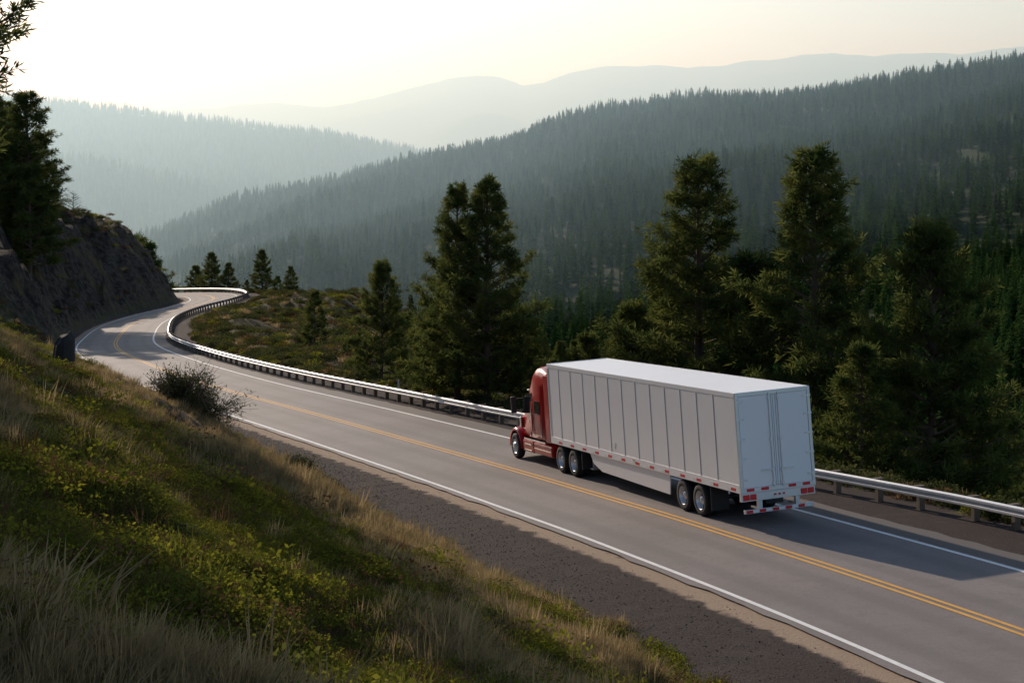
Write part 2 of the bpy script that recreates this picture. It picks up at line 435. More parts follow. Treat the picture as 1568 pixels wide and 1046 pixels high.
for k,px,yt,D,w,r in [(0,700,290,99,.95,0.3),(5,746,278,97,1.0,1.9),(3,665,470,103,1.,4.),(3,795,480,100,1.2,2.),
    (2,583,405,118,.85,2.2),(3,622,485,122,.9,1.0),(3,482,450,158,1.0,.5),(3,530,520,140,1.1,.5),
    (1,1068,250,90,1.15,.2),(0,1030,385,96,1.1,3.1),(3,968,475,92,1.1,2.),(3,900,520,96,1.1,2.7),
    (5,1243,236,82,1.05,2.6),(3,1155,408,86,1.2,4.4),(2,1412,352,75,.98,.9),(3,1320,540,72,1.1,5.),
    (3,1500,620,78,1.0,1.4),(2,1330,500,92,.8,1.4)]:
    pine_px(k,px,yt,D,w,r)
for k,px,yt,D,w,r in [(2,322,388,325,1.,1.),(3,350,405,320,1.1,2.),(2,402,384,300,.9,3.),(3,445,410,285,1.1,4.),(3,425,425,310,1.1,.4),(3,300,410,335,1.2,2.9),(3,378,430,300,1.2,1.4),
    (3,205,372,372,1.3,5.),(3,222,380,365,1.2,.6),(3,185,368,380,1.,2.6),
    (4,40,148,215,1.3,.5),(4,12,160,222,1.3,1.7),(1,-8,150,210,1.1,3.4),(5,60,205,228,1.1,5.),(0,26,180,218,1.2,2.),(5,2,215,212,1.1,1.),(3,46,262,210,1.2,1.),
    (3,140,328,262,1.2,2.2),(3,128,345,268,1.,.9)]:
    pine_px(k,px,yt,D,w,r)
for k,x,y,h,w,r in [(4,-20.5,60,19,1.1,.4),(0,-38,84,14,1.1,3.),(1,-18,41,14.5,1.1,5.),(1,-24,49,14,1.1,.7),(2,-14.6,33,10.5,.85,2.4),(5,-22,40,14,1.,1.4),(5,-17.5,33,12,1.,3.3),(3,-12.6,26,8,1.,3.3),(1,-15.5,27,11,1.,2.)]:
    pine(k,x,y,h,r,w)
def bare_tree(x,y,h):
    g=np.random.default_rng(12); Vl=[];Fl=[];Ml=[]
    tube(Vl,Fl,Ml,[(0,0,t*h) for t in np.linspace(0,1,6)],[.10*(1-t)+.012 for t in np.linspace(0,1,6)],5,0)
    for i in range(60):
        t=g.uniform(.2,.97);a=g.random()*6.3;l=(1-t)*h*.36+.3
        p0=np.array([0,0,t*h]);d=np.array([math.cos(a),math.sin(a),.5])
        tube(Vl,Fl,Ml,[p0+d*l*s for s in(0,.5,1)],[.03,.02,.008],3,0)
        for j in range(4):
            s=g.uniform(.3,1);q=p0+d*l*s;d2=d+g.normal(0,.6,3)
            tube(Vl,Fl,Ml,[q,q+d2*l*.35],[.014,.006],3,0)
    o=obj('bare_tree',mesh_np('bare_tree',np.concatenate(Vl),Fl,[M_char],None)); o.location=(x,y,gz(x,y)-.2)
bare_tree((112-784)/F*262,262,5.0)
# ---------------------------------------------------------------- instancing
def scatter(name,protos,pts,rot,scl,idx):
    me=bpy.data.meshes.new(name); me.vertices.add(len(pts)); me.vertices.foreach_set('co',np.asarray(pts,np.float32).ravel())
    fattr(me,'irot',np.asarray(rot,np.float32),'FLOAT_VECTOR'); fattr(me,'iscl',np.asarray(scl,np.float32),'FLOAT_VECTOR')
    fattr(me,'iidx',np.asarray(idx,np.int32),'INT')
    me.update()
    c=bpy.data.collections.new(name+'_set')
    for i,p in enumerate(protos):
        c.objects.link(bpy.data.objects.new('%s_%02d'%(name,i),p))
    ng=bpy.data.node_groups.new(name+'_scatter','GeometryNodeTree')
    ng.interface.new_socket('Geometry',in_out='INPUT',socket_type='NodeSocketGeometry')
    ng.interface.new_socket('Geometry',in_out='OUTPUT',socket_type='NodeSocketGeometry')
    gi=ng.nodes.new('NodeGroupInput');go=ng.nodes.new('NodeGroupOutput')
    iop=ng.nodes.new('GeometryNodeInstanceOnPoints'); ci=ng.nodes.new('GeometryNodeCollectionInfo')
    ci.inputs['Collection'].default_value=c; ci.inputs['Separate Children'].default_value=True; ci.inputs['Reset Children'].default_value=True
    def na(n,t):
        a=ng.nodes.new('GeometryNodeInputNamedAttribute'); a.data_type=t; a.inputs['Name'].default_value=n
        return [o for o in a.outputs if o.enabled and o.name=='Attribute'][0]
    l=ng.links.new
    l(gi.outputs[0],iop.inputs['Points']); l(ci.outputs[0],iop.inputs['Instance']); iop.inputs['Pick Instance'].default_value=True
    l(na('iidx','INT'),iop.inputs['Instance Index']); l(na('irot','FLOAT_VECTOR'),iop.inputs['Rotation']); l(na('iscl','FLOAT_VECTOR'),iop.inputs['Scale'])
    l(iop.outputs[0],go.inputs[0])
    o=obj(name,me); md=o.modifiers.new('scatter','NODES'); md.node_group=ng
    return o
def far_conifer(seed,H=1.,Rm=.17,sh=.6):
    g=np.random.default_rng(seed);V=[];Fc=[]
    V+= [(.012,0,0),(-.006,.01,0),(-.006,-.01,0),(0,0,1)]; Fc+=[(0,1,3),(1,2,3),(2,0,3)]
    nl=17
    for i in range(nl):
        t=.06+.92*i/(nl-1); rr_=Rm*((1-t)**sh)*min(1,.6+t*2)*g.uniform(.75,1.2)+.012
        ns=8; a0=g.random()*6
        for k in range(ns):
            a=a0+2*math.pi*k/ns+g.normal(0,.15); r2=rr_*g.uniform(.5,1.2); w=.42+g.random()*.2
            zt=t+g.uniform(-.03,.02); dz=-.04*g.random()+.015
            b=len(V)
            V+=[(0,0,zt+.045),(math.cos(a-w)*r2*.75,math.sin(a-w)*r2*.75,zt+dz*.5),(math.cos(a)*r2,math.sin(a)*r2,zt+dz+g.uniform(-.01,.03)),(math.cos(a+w)*r2*.75,math.sin(a+w)*r2*.75,zt+dz*.5)]
            Fc+=[(b,b+1,b+2),(b,b+2,b+3)]
    return mesh_np('far_conifer',V,Fc,[M_far])
FP=[far_conifer(20+i,1,[.16,.19,.165,.21,.15][i],[.6,.75,.5,.6,.8][i]) for i in range(5)]
def polar_pts(n,u0,u1,y0,y1,seed):
    g=np.random.default_rng(seed)
    y=np.sqrt(g.uniform(y0*y0,y1*y1,n)); u=g.uniform(u0,u1,n); return u*y,y,g
X=[];Y=[];H=[]
x,y,g=polar_pts(40000,-.42,.45,380,2330,1)
u=x/y
keep=(y<itp(A_pts,u,2)+40)&(signed(x,y)>10)
dn=fbm(x/130,y/130,51,3); keep&=(dn>-.45)|(g.random(len(x))<.65)
x=x[keep];y=y[keep];hh=g.uniform(8,19,len(x))*(1+.35*fbm(x/90,y/90,52,2))
X.append(x);Y.append(y);H.append(hh)
x,y,g=polar_pts(1500,.02,.5,380,700,2)
X.append(x);Y.append(y);H.append(g.uniform(9,17,len(x)))
x,y,g=polar_pts(26000,-.42,.12,2700,4560,3)
X.append(x);Y.append(y);H.append(g.uniform(12,26,len(x)))
X=np.concatenate(X);Y=np.concatenate(Y);H=np.concatenate(H)
Z=ground(X,Y)-.5
n=len(X)
rot=np.zeros((n,3));rot[:,2]=rng.random(n)*6.28;rot[:,0]=rng.normal(0,.025,n)
wd=rng.uniform(.85,1.35,n)
scatter('forest',FP,np.stack([X,Y,Z],1),rot,np.stack([H*wd,H*wd,H],1),rng.integers(0,5,n))
x,y,g=polar_pts(520,-.25,.5,100,420,2)
sd_=signed(x,y);keep=(sd_>30)&((y<150)|(y>250)|(sd_>42)); x=x[keep];y=y[keep];n=len(x)
z=ground(x,y)-.4;hh=g.uniform(7,13,n)
lim=-.115*y
hh=np.minimum(hh,np.maximum(lim+g.uniform(-1,4,n)-z,3.5))
k=g.integers(0,3,n);s=hh/np.array([8.,13.5,13.5])[k]
rot=np.zeros((n,3));rot[:,2]=g.random(n)*6.28
scatter('pine_wood',[PN[3],PN[0],PN[5]],np.stack([x,y,z],1),rot,np.stack([s*1.1,s*1.1,s],1),k)
# ---------------------------------------------------------------- grass
def clump(seed,n,h,spread,w,mat,lean=.5):
    g=np.random.default_rng(seed);V=[];Fc=[]
    for i in range(n):
        a=g.random()*6.28;r=spread*math.sqrt(g.random());b=np.array([math.cos(a)*r,math.sin(a)*r,-.02])
        d=np.array([math.cos(a),math.sin(a)*1.,0])*g.uniform(0,lean)+g.normal(0,.12,3)*[1,1,0]
        hh=h*g.uniform(.5,1.1);s=np.array([-math.sin(a+g.random()),math.cos(a+g.random()),0])*w
        m=b+np.array([0,0,hh*.55])+d*hh*.35;t=b+np.array([0,0,hh*.92])+d*hh
        k=len(V);V+=[b-s,b+s,m+s*.8,m-s*.8,t]
        Fc+=[(k,k+1,k+2),(k,k+2,k+3),(k+3,k+2,k+4)]
    return mesh_np('clump',V,Fc,[mat])
def weed(seed,n,h,spread,ls,mat):
    g=np.random.default_rng(seed);V=[];Fc=[]
    for i in range(n):
        a=g.random()*6.28;r=spread*math.sqrt(g.random())
        c=np.array([math.cos(a)*r,math.sin(a)*r,h*g.random()*(1-.6*r/spread)])
        d=g.normal(0,1,3);d[2]=abs(d[2])*.6;d/=np.linalg.norm(d);s=np.cross(d,g.normal(0,1,3));s/=np.linalg.norm(s)
        l=ls*g.uniform(.6,1.3);k=len(V)
        V+=[c,c+d*l*.5+s*l*.28,c+d*l,c+d*l*.5-s*l*.28];Fc+=[(k,k+1,k+2),(k,k+2,k+3)]
    return mesh_np('weed',V,Fc,[mat])
GP=[clump(1,40,.24,.12,.0035,M_dry,.8),clump(2,48,.15,.18,.0035,M_dry,1.2),clump(3,44,.14,.15,.004,M_green,1.1),
    weed(4,150,.12,.24,.030,M_weed),weed(5,130,.13,.20,.028,M_green),weed(6,110,.13,.26,.026,M_brown),clump(7,36,.18,.16,.0035,M_brown,1.1)]
g=np.random.default_rng(31)
n=115000
y=np.sqrt(g.uniform(4**2,120**2,n))
y=np.where(g.random(n)<.62,g.uniform(4.5,58,n),y)
x=g.uniform(-.36,.33,n)*y
z,d,gg,w=ground(x,y,True)
e=-d-gg
pat=fbm(x/4,y/4,61,3); pat2=fbm(x/1.1,y/1.1,62,3)
keep=(d<0)&(e+pat2*1.6>-.1)&(w<.5)&(pat2+g.random(n)*.7>.08)
x,y,z,e,pat,pat2=[q[keep] for q in(x,y,z,e,pat,pat2)]
n=len(x);rn=g.random(n)
edge=np.exp(-np.clip(e,0,None)/2.2)
pd=.26+pat*1.9+pat2*.6-edge*.5
idx=np.where(rn<pd,np.where(g.random(n)<.45,0,1),np.where(g.random(n)<.56+edge*.35,np.where(g.random(n)<.6,3,4),np.where(g.random(n)<.4,2,np.where(g.random(n)<.5,5,6))))
rot=np.zeros((n,3));rot[:,2]=g.random(n)*6.28;rot[:,0]=g.normal(0,.12,n);rot[:,1]=g.normal(0,.12,n)
s=g.uniform(.55,1.25,n)*(1+.7*pat2)*np.where(g.random(n)<.03,1.8,1)*np.interp(y,[0,15,50,100],[.8,.95,1.25,1.5])
scatter('hillside_grass',GP,np.stack([x,y,z],1),rot,np.stack([s,s,s*g.uniform(.8,1.2,n)],1),idx)
def stone(seed):
    g=np.random.default_rng(seed)
    V=np.array([(1,0,0),(-1,0,0),(0,1,0),(0,-1,0),(0,0,1),(0,0,-1)],float)*g.uniform(.6,1.1,(6,1))+g.normal(0,.15,(6,3))
    Fc=[(0,2,4),(2,1,4),(1,3,4),(3,0,4),(2,0,5),(1,2,5),(3,1,5),(0,3,5)]
    return mesh_np('stone',V,Fc,[M_stone])
n=22000
y=g.uniform(28,100,n);ci=np.array([np.argmin(abs(CL[:,1]-q)) for q in y])
o=-(4.6+np.interp(y,[30,60,74,100],[4.,4.1,2.5,1.8])*g.random(n)**.7)
x=CL[ci,0]+NR[ci,0]*o+g.normal(0,.3,n);y=CL[ci,1]+NR[ci,1]*o+g.normal(0,.3,n)
z=ground(x,y);s=.010+.028*g.random(n)**3
rot=g.uniform(0,6,(n,3))
scatter('shoulder_gravel',[stone(1),stone(2),stone(3)],np.stack([x,y,z],1),rot,np.stack([s,s,s*.7],1),g.integers(0,3,n))
SP=[weed(14,420,.75,.7,.12,M_shrub),weed(15,380,.55,.8,.12,M_weed),weed(16,300,.5,.7,.13,M_brown),clump(17,120,.55,.5,.012,M_dry,.7)]
n=11000
y=np.concatenate([g.uniform(40,130,n//2),g.uniform(120,345,n//2)])
ci=np.array([np.argmin(abs(CL[:,1]-q)) for q in y]); o=7.6+g.uniform(0,1,len(y))**1.3*30
x=CL[ci,0]+NR[ci,0]*o; y=CL[ci,1]+NR[ci,1]*o
m=2600
y2=g.uniform(150,320,m);ci=np.array([np.argmin(abs(CL[:,1]-q)) for q in y2]);o2=-(6.5+g.uniform(0,30,m))
x2=CL[ci,0]+NR[ci,0]*o2; y2=CL[ci,1]+NR[ci,1]*o2
x=np.concatenate([x,x2]);y=np.concatenate([y,y2])
z,d,gg,w=ground(x,y,True)
pn=fbm(x/7,y/7,71,3)
keep=((d>7.7)|(d<-6.5))&(pn+g.random(len(x))*.8>.15)&~((w>.5)&(-d-gg<9)&(d<0)&(g.random(len(x))<.85))
x,y,z,pn=x[keep],y[keep],z[keep],pn[keep];n=len(x)
rot=np.zeros((n,3));rot[:,2]=g.random(n)*6.28
s=g.uniform(.45,1.2,n)
scatter('roadside_shrubs',SP,np.stack([x,y,z],1),rot,np.stack([s,s,s],1),g.choice([0,0,0,1,2,3],n))
def bush(x,y,s,seed=3,K=4):
    g=np.random.default_rng(seed);Vl=[];Fl=[];Ml=[];C=[]
    for i in range(90):
        a=g.random()*6.28;el=g.uniform(.15,1.45);l=s*g.uniform(.7,1.2)
        d=np.array([math.cos(a)*math.cos(el)*1.1,math.sin(a)*math.cos(el)*1.1,math.sin(el)*.9])
        tube(Vl,Fl,Ml,[d*l*t+g.normal(0,.03,3)+np.array([0,0,-.1]) for t in(0,.5,1)],[.03,.018,.008],3,0)
        for j in range(5):
            q=d*l*g.uniform(.35,.9);d2=d+g.normal(0,.5,3)
            tube(Vl,Fl,Ml,[q,q+d2*l*.3],[.012,.005],3,0)
        for j in range(16):
            C.append(d*l*g.uniform(.3,1.)+g.normal(0,.12*s,3))
    C=np.array(C);n=len(C)
    dd=g.normal(0,1,(n,K,3));dd/=np.linalg.norm(dd,axis=2)[:,:,None];sd=np.cross(dd,g.normal(0,1,(n,K,3)))*.018
    c=C[:,None,:]+g.normal(0,.06,(n,K,3));V2=np.stack([c-sd,c+sd,c+dd*.12],2).reshape(-1,3)
    b=sum(len(v) for v in Vl);ix=b+np.arange(n*K)*3
    me=mesh_np('bush',np.concatenate(Vl+[V2]),np.concatenate([np.array(Fl),np.stack([ix,ix+1,ix+2],1)]),[M_twig,M_shrub],np.concatenate([np.array(Ml),np.ones(n*K,int)]))
    o=obj('bush',me);o.location=(x,y,gz(x,y));return o
bush((300-784)/F*80,80,2.1,3); bush((268-784)/F*78,78,1.7,4)
bush((455-784)/F*70,70,.8,5);bush((505-784)/F*66,66,.6,6)
def stump(x,y,h,r):
    g=np.random.default_rng(8);V=[];Fc=[];S=14;K=8
    prof_=1+.16*np.sin(3*np.arange(S)*2*math.pi/S)+g.normal(0,.04,S)
    topn=.06*np.sin(np.arange(S)*2*math.pi/S+1)+g.normal(0,.02,S)
    for i in range(K):
        t=i/(K-1)
        for k in range(S):
            a=2*math.pi*k/S;rr_=r*(1.4-.45*t**.5)*prof_[k]*(.55 if i==K-1 else 1)
            V.append((math.cos(a)*rr_+.1*t,math.sin(a)*rr_,h*(t+ (topn[k] if i>=K-2 else 0))-.2))
    for i in range(K-1):
        for k in range(S): Fc.append((i*S+k,i*S+(k+1)%S,(i+1)*S+(k+1)%S,(i+1)*S+k))
    b=len(V);V.append((.1,0,h*1.02-.2))
    Fc+=[((K-1)*S+k,(K-1)*S+(k+1)%S,b) for k in range(S)]
    me=bpy.data.meshes.new('tree_stump');me.from_pydata([tuple(map(float,v)) for v in V],[],Fc)
    me.materials.append(M_char);o=obj('tree_stump',me);o.location=(x,y,gz(x,y))
stump((95-784)/F*66,66,1.75,.36); stump((48-784)/F*64,64,.9,.25); stump((125-784)/F*27,27,.30,.09); stump((208-784)/F*26,26,.24,.12)
# ---------------------------------------------------------------- TRUCK
truck=empty('semi_truck')
def add(name,V,Fc,mat,bev=0.,sm=False):
    me=bpy.data.meshes.new(name);me.from_pydata([tuple(map(float,v)) for v in V],[],Fc)
    me.materials.append(mat)
    if sm:
        for p in me.polygons:p.use_smooth=True
    o=obj(name,me,truck)
    if bev:
        b=o.modifiers.new('b','BEVEL');b.width=bev;b.segments=2;b.limit_method='ANGLE'
    return o
def boxes(name,L_,mat,bev=0.):
    V=[];Fc=[]
    for (x0,x1,y0,y1,z0,z1) in L_:
        b=len(V);V+=[(x0,y0,z0),(x1,y0,z0),(x1,y1,z0),(x0,y1,z0),(x0,y0,z1),(x1,y0,z1),(x1,y1,z1),(x0,y1,z1)]
        Fc+=[tuple(q+b for q in f) for f in BF]
    return add(name,V,Fc,mat,bev)
def box(name,x0,x1,y0,y1,z0,z1,mat,bev=0.):
    return boxes(name,[(x0,x1,y0,y1,z0,z1)],mat,bev)
def revx(name,prof,cy,cz,mat,S=32,x0=0,sgn=1):
    V=[];Fc=[]
    for (px,r) in prof:
        for k in range(S):
            a=2*math.pi*k/S;V.append((x0+sgn*px,cy+r*math.cos(a),cz+r*math.sin(a)))
    for i in range(len(prof)-1):
        for k in range(S): Fc.append((i*S+k,i*S+(k+1)%S,(i+1)*S+(k+1)%S,(i+1)*S+k))
    return add(name,V,Fc,mat,0,True)
TL=16.15;W=1.3;ZB=1.18;ZT=4.14
box('trailer_box',-W+.01,W-.01,.05,TL,ZB+.02,ZT-.02,M_white,.02)
box('roof_skin',-W+.05,W-.05,.08,TL-.03,ZT-.019,ZT+.004,M_roof)
boxes('top_rails',[(-W,-W+.05,.02,TL,ZT-.13,ZT+.02),(W-.05,W,.02,TL,ZT-.13,ZT+.02)],M_white,.008)
boxes('front_rail',[(-W+.05,W-.05,TL-.02,TL+.02,ZT-.13,ZT+.02)],M_white)
boxes('bottom_rails',[(-W-.004,-W+.05,.02,TL,ZB-.10,ZB+.16),(W-.05,W+.004,.02,TL,ZB-.10,ZB+.16)],M_white,.006)
sm=[];rv=[]
for i in range(1,14):
    yy=TL-i*1.22+.0
    if yy<.3: continue
    for s in(-1,1):
        a,b=sorted((s*(W-.012),s*(W-.004)))
        sm.append((a,b,yy-.012,yy+.012,ZB+.16,ZT-.13))
        a,b=sorted((s*(W-.012),s*(W-.0)))
        rv.append((a,b,yy+.013,yy+.085,ZB+.16,ZT-.13))
boxes('panel_seams',sm,M_seam); boxes('panel_laps',rv,M_white)
boxes('front_corner_posts',[(-W-.003,-W+.1,TL-.14,TL+.01,ZB,ZT-.13),(W-.1,W+.003,TL-.14,TL+.01,ZB,ZT-.13)],M_alu,.01)
tp=[];tw=[]
for s in(-1,1):
    for i in range(13):
        a,b=sorted((s*(W+.0045),s*(W+.008))); y0=.3+i*1.22
        tp.append((a,b,y0,y0+.34,ZB-.05,ZB+.04)); tw.append((a,b,y0+.342,y0+.60,ZB-.05,ZB+.04))
boxes('side_tape_red',tp,M_tr); boxes('side_tape_white',tw,M_wht)
boxes('rear_frame',[(-W-.004,-W+.10,-.03,.06,ZB-.10,ZT+.02),(W-.10,W+.004,-.03,.06,ZB-.10,ZT+.02),(-W+.10,W-.10,-.03,.06,ZT-.11,ZT+.02),(-W+.10,W-.10,-.03,.06,ZB-.10,ZB+.05)],M_alu,.008)
boxes('rear_doors',[(-W+.11,-.012,-.02,.04,ZB+.055,ZT-.115),(.012,W-.11,-.02,.04,ZB+.055,ZT-.115)],M_white,.008)
boxes('lock_rods',[(r-.016,r+.016,-.06,-.03,ZB,ZT-.06) for r in (-.15,.17)],M_alu)
boxes('door_seal',[(-.012,.012,-.012,.03,ZB+.06,ZT-.12),(-.075,-.05,-.024,-.0205,ZB+.06,ZT-.12),(.07,.095,-.024,-.0205,ZB+.06,ZT-.12)],M_seam)
boxes('lock_handles',[(-.55,-.15,-.07,-.035,1.72,1.76),(.17,.55,-.07,-.035,1.72,1.76)]+[(r-.045,r+.045,-.065,-.021,z,z+.09) for r in(-.15,.17) for z in(ZB+.08,1.66,2.6,ZT-.25)],M_alu)
hg=[]
for s in(-1,1):
    for z in(1.45,2.1,2.7,3.3,3.85):
        a,b=sorted((s*(W-.26),s*(W+.012))); hg.append((a,b,-.045,-.031,z,z+.06))
boxes('door_hinges',hg,M_alu)
boxes('rear_tape_red',[(a,a+.26,-.036,-.0305,ZB-.055,ZB+.035) for a in(-1.1,-.6,.35,.84)],M_tr)
boxes('rear_tape_white',[(a,a+.22,-.036,-.0305,ZB-.055,ZB+.035) for a in(-.838,-.338,.612)],M_wht)
boxes('rear_sill',[(-W+.02,W-.02,.0,.14,ZB-.36,ZB-.105)],M_alu,.01)
boxes('tail_lamps',[(-1.22,-1.02,-.03,-.001,ZB-.32,ZB-.15),(-.98,-.78,-.03,-.001,ZB-.32,ZB-.15),(1.02,1.22,-.03,-.001,ZB-.32,ZB-.15),(.78,.98,-.03,-.001,ZB-.32,ZB-.15),(-.15,-.09,-.03,-.001,ZB-.25,ZB-.2),(.0,.06,-.03,-.001,ZB-.25,ZB-.2),(.15,.21,-.03,-.001,ZB-.25,ZB-.2)],M_tr)
boxes('underride_bar',[(-1.2,1.2,-.02,.08,.45,.57)],M_alu,.01)
boxes('underride_struts',[(-.72,-.58,.0,.12,.571,ZB-.362),(.58,.72,.0,.12,.571,ZB-.362)],M_alu)
boxes('bar_tape_red',[(x,x+.22,-.024,-.0205,.465,.555) for x in(-1.15,-.7,-.25,.2,.65)],M_tr)
boxes('bar_tape_white',[(x,x+.2,-.024,-.0205,.465,.555) for x in(-.925,-.475,-.025,.425,.875)],M_wht)
boxes('splay_struts',[(.60,.72,.12,.5,.55,.62),(-.72,-.60,.12,.5,.55,.62)],M_alu)
boxes('cross_members',[(-1.22,1.22,.3+i*.4,.36+i*.4,ZB-.1,ZB+.0) for i in range(38)],M_black)
boxes('slider_rails',[(-.62,-.5,.5,6.5,.88,ZB-.1),(.5,.62,.5,6.5,.88,ZB-.1),(-.48,.48,2.2,2.3,.75,1.0),(-.48,.48,5.,5.1,.75,1.0)],M_black)
boxes('mud_flaps',[(-1.28,-.66,2.15,2.17,.28,1.08),(.66,1.28,2.15,2.17,.28,1.08)],M_black)
boxes('side_marker_lamps',[(-W-.03,-W-.005,8.05,8.15,ZB+.07,ZB+.11),(W+.005,W+.03,8.05,8.15,ZB+.07,ZB+.11)],M_lamp)
TR=[(-.13,.30),(-.145,.34),(-.15,.46),(-.12,.505),(-.06,.515),(.06,.515),(.12,.505),(.15,.46),(.145,.34),(.13,.30)]
def wheel(tag,cx,cy,s,hub=True,front=False):
    revx(tag+'_tyre',TR,cy,.515,M_tire,36,cx)
    if hub:
        if front:pr=[(.15,.30),(.13,.285),(.11,.26),(.115,.17),(.17,.13),(.20,.10),(.205,0)]
        else: pr=[(.15,.30),(.13,.285),(.02,.26),(-.02,.24),(-.03,.15),(.07,.13),(.10,.10),(.11,0)]
        revx(tag+'_hub',pr,cy,.515,M_alu,28,cx,s)
        k=[]
        for i in range(10):
            a=2*math.pi*i/10; yy=cy+.2*math.cos(a);zz=.515+.2*math.sin(a)
            x=cx+s*(.115 if front else -.02); k.append((min(x,x+s*.03),max(x,x+s*.03),yy-.018,yy+.018,zz-.018,zz+.018))
        boxes(tag+'_nuts',k,M_black if not front else M_chrome)
nW=0
for yy in(3.0,4.27,13.95,15.27):
    for s in(-1,1):
        wheel('wheel_%d'%nW,s*1.13,yy,s);nW+=1
        wheel('wheel_%d'%nW,s*.80,yy,s,False);nW+=1
    revx('axle_%d'%nW,[(-.8,.07),(.8,.07)],yy,.515,M_black,12)
for s in(-1,1):
    wheel('wheel_%d'%nW,s*1.08,20.6,s,True,True);nW+=1
revx('front_axle',[(-1,.06),(1,.06)],20.6,.5,M_black,12)
boxes('landing_gear',[(-.95,-.83,12.7,12.83,.42,ZB-.08),(.83,.95,12.7,12.83,.42,ZB-.08),(-1.02,-.76,12.62,12.92,.38,.42),(.76,1.02,12.62,12.92,.38,.42),(-.83,.83,12.74,12.79,.8,.86)],M_alu)
for s in(-1,1):
    x=s*1.24
    pts=[(5.35,.40),(5.25,ZB-.11),(12.3,ZB-.11),(12.0,.72),(11.2,.50)]
    V=[(x,a,b) for a,b in pts]+[(x-s*.03,a,b) for a,b in pts];n=5
    add('side_skirt_%s'%('l' if s<0 else 'r'),V,[tuple(range(n)),tuple(range(2*n-1,n-1,-1))]+[(i,i+n,(i+1)%n+n,(i+1)%n) for i in range(n)],M_white)
revx('side_badge',[(.0,.13),(.003,.13),(.004,.10)],9.7,1.62,M_seam,4,-W+.004,-1)
boxes('frame_rails',[(-.45,-.34,13.2,21.2,.72,1.0),(.34,.45,13.2,21.2,.72,1.0),(-.34,.34,13.2,13.35,.72,1.0),(-.34,.34,16.3,16.45,.72,1.0)],M_black)
boxes('fifth_wheel',[(-.45,.45,14.1,15.2,1.01,1.09)],M_black,.02)
def loft(name,secs,mat,S=28,p=.32,caps=True):
    V=[];Fc=[]
    for (y,hb,ht,z0,z1) in secs:
        for k in range(S):
            a=2*math.pi*(k+.5)/S;c=math.cos(a);s=math.sin(a)
            cx=math.copysign(abs(c)**p,c);sz=math.copysign(abs(s)**p,s)
            t=(sz+1)/2;hw=hb+(ht-hb)*t
            V.append((cx*hw,y,z0+(z1-z0)*t))
    for i in range(len(secs)-1):
        for k in range(S): Fc.append((i*S+k,(i+1)*S+k,(i+1)*S+(k+1)%S,i*S+(k+1)%S))
    if caps: Fc+= [tuple(range(S)),tuple(range(len(secs)*S-1,(len(secs)-1)*S-1,-1))]
    o=add(name,V,Fc,mat,0,True)
    o.modifiers.new('es','EDGE_SPLIT').split_angle=R(35)
    return o
loft('cab_body',[(16.95,1.18,1.12,.95,3.70),(17.0,1.21,1.16,.92,3.80),(17.6,1.22,1.17,.9,3.93),(18.1,1.22,1.15,.9,3.90),(18.5,1.21,1.10,.9,3.70),(18.85,1.2,1.04,.9,3.38),(19.15,1.18,.98,.9,3.08),(19.35,1.17,.96,.9,2.92),(19.65,1.13,.95,.9,2.45),(19.95,1.08,.98,.92,1.98),(20.0,1.05,.97,.95,1.90)],M_red)
loft('hood',[(19.98,.98,.90,.98,1.93),(20.4,.93,.84,.95,1.86),(20.9,.88,.76,.9,1.74),(21.25,.82,.68,.8,1.60),(21.42,.76,.6,.75,1.40)],M_red)
loft('grille',[(21.40,.5,.42,.75,1.48),(21.50,.48,.4,.78,1.42)],M_chrome,24,.25)
loft('bumper',[(21.15,1.16,1.14,.36,.76),(21.45,1.1,1.08,.36,.76),(21.62,.85,.83,.38,.74)],M_chrome,24,.25)
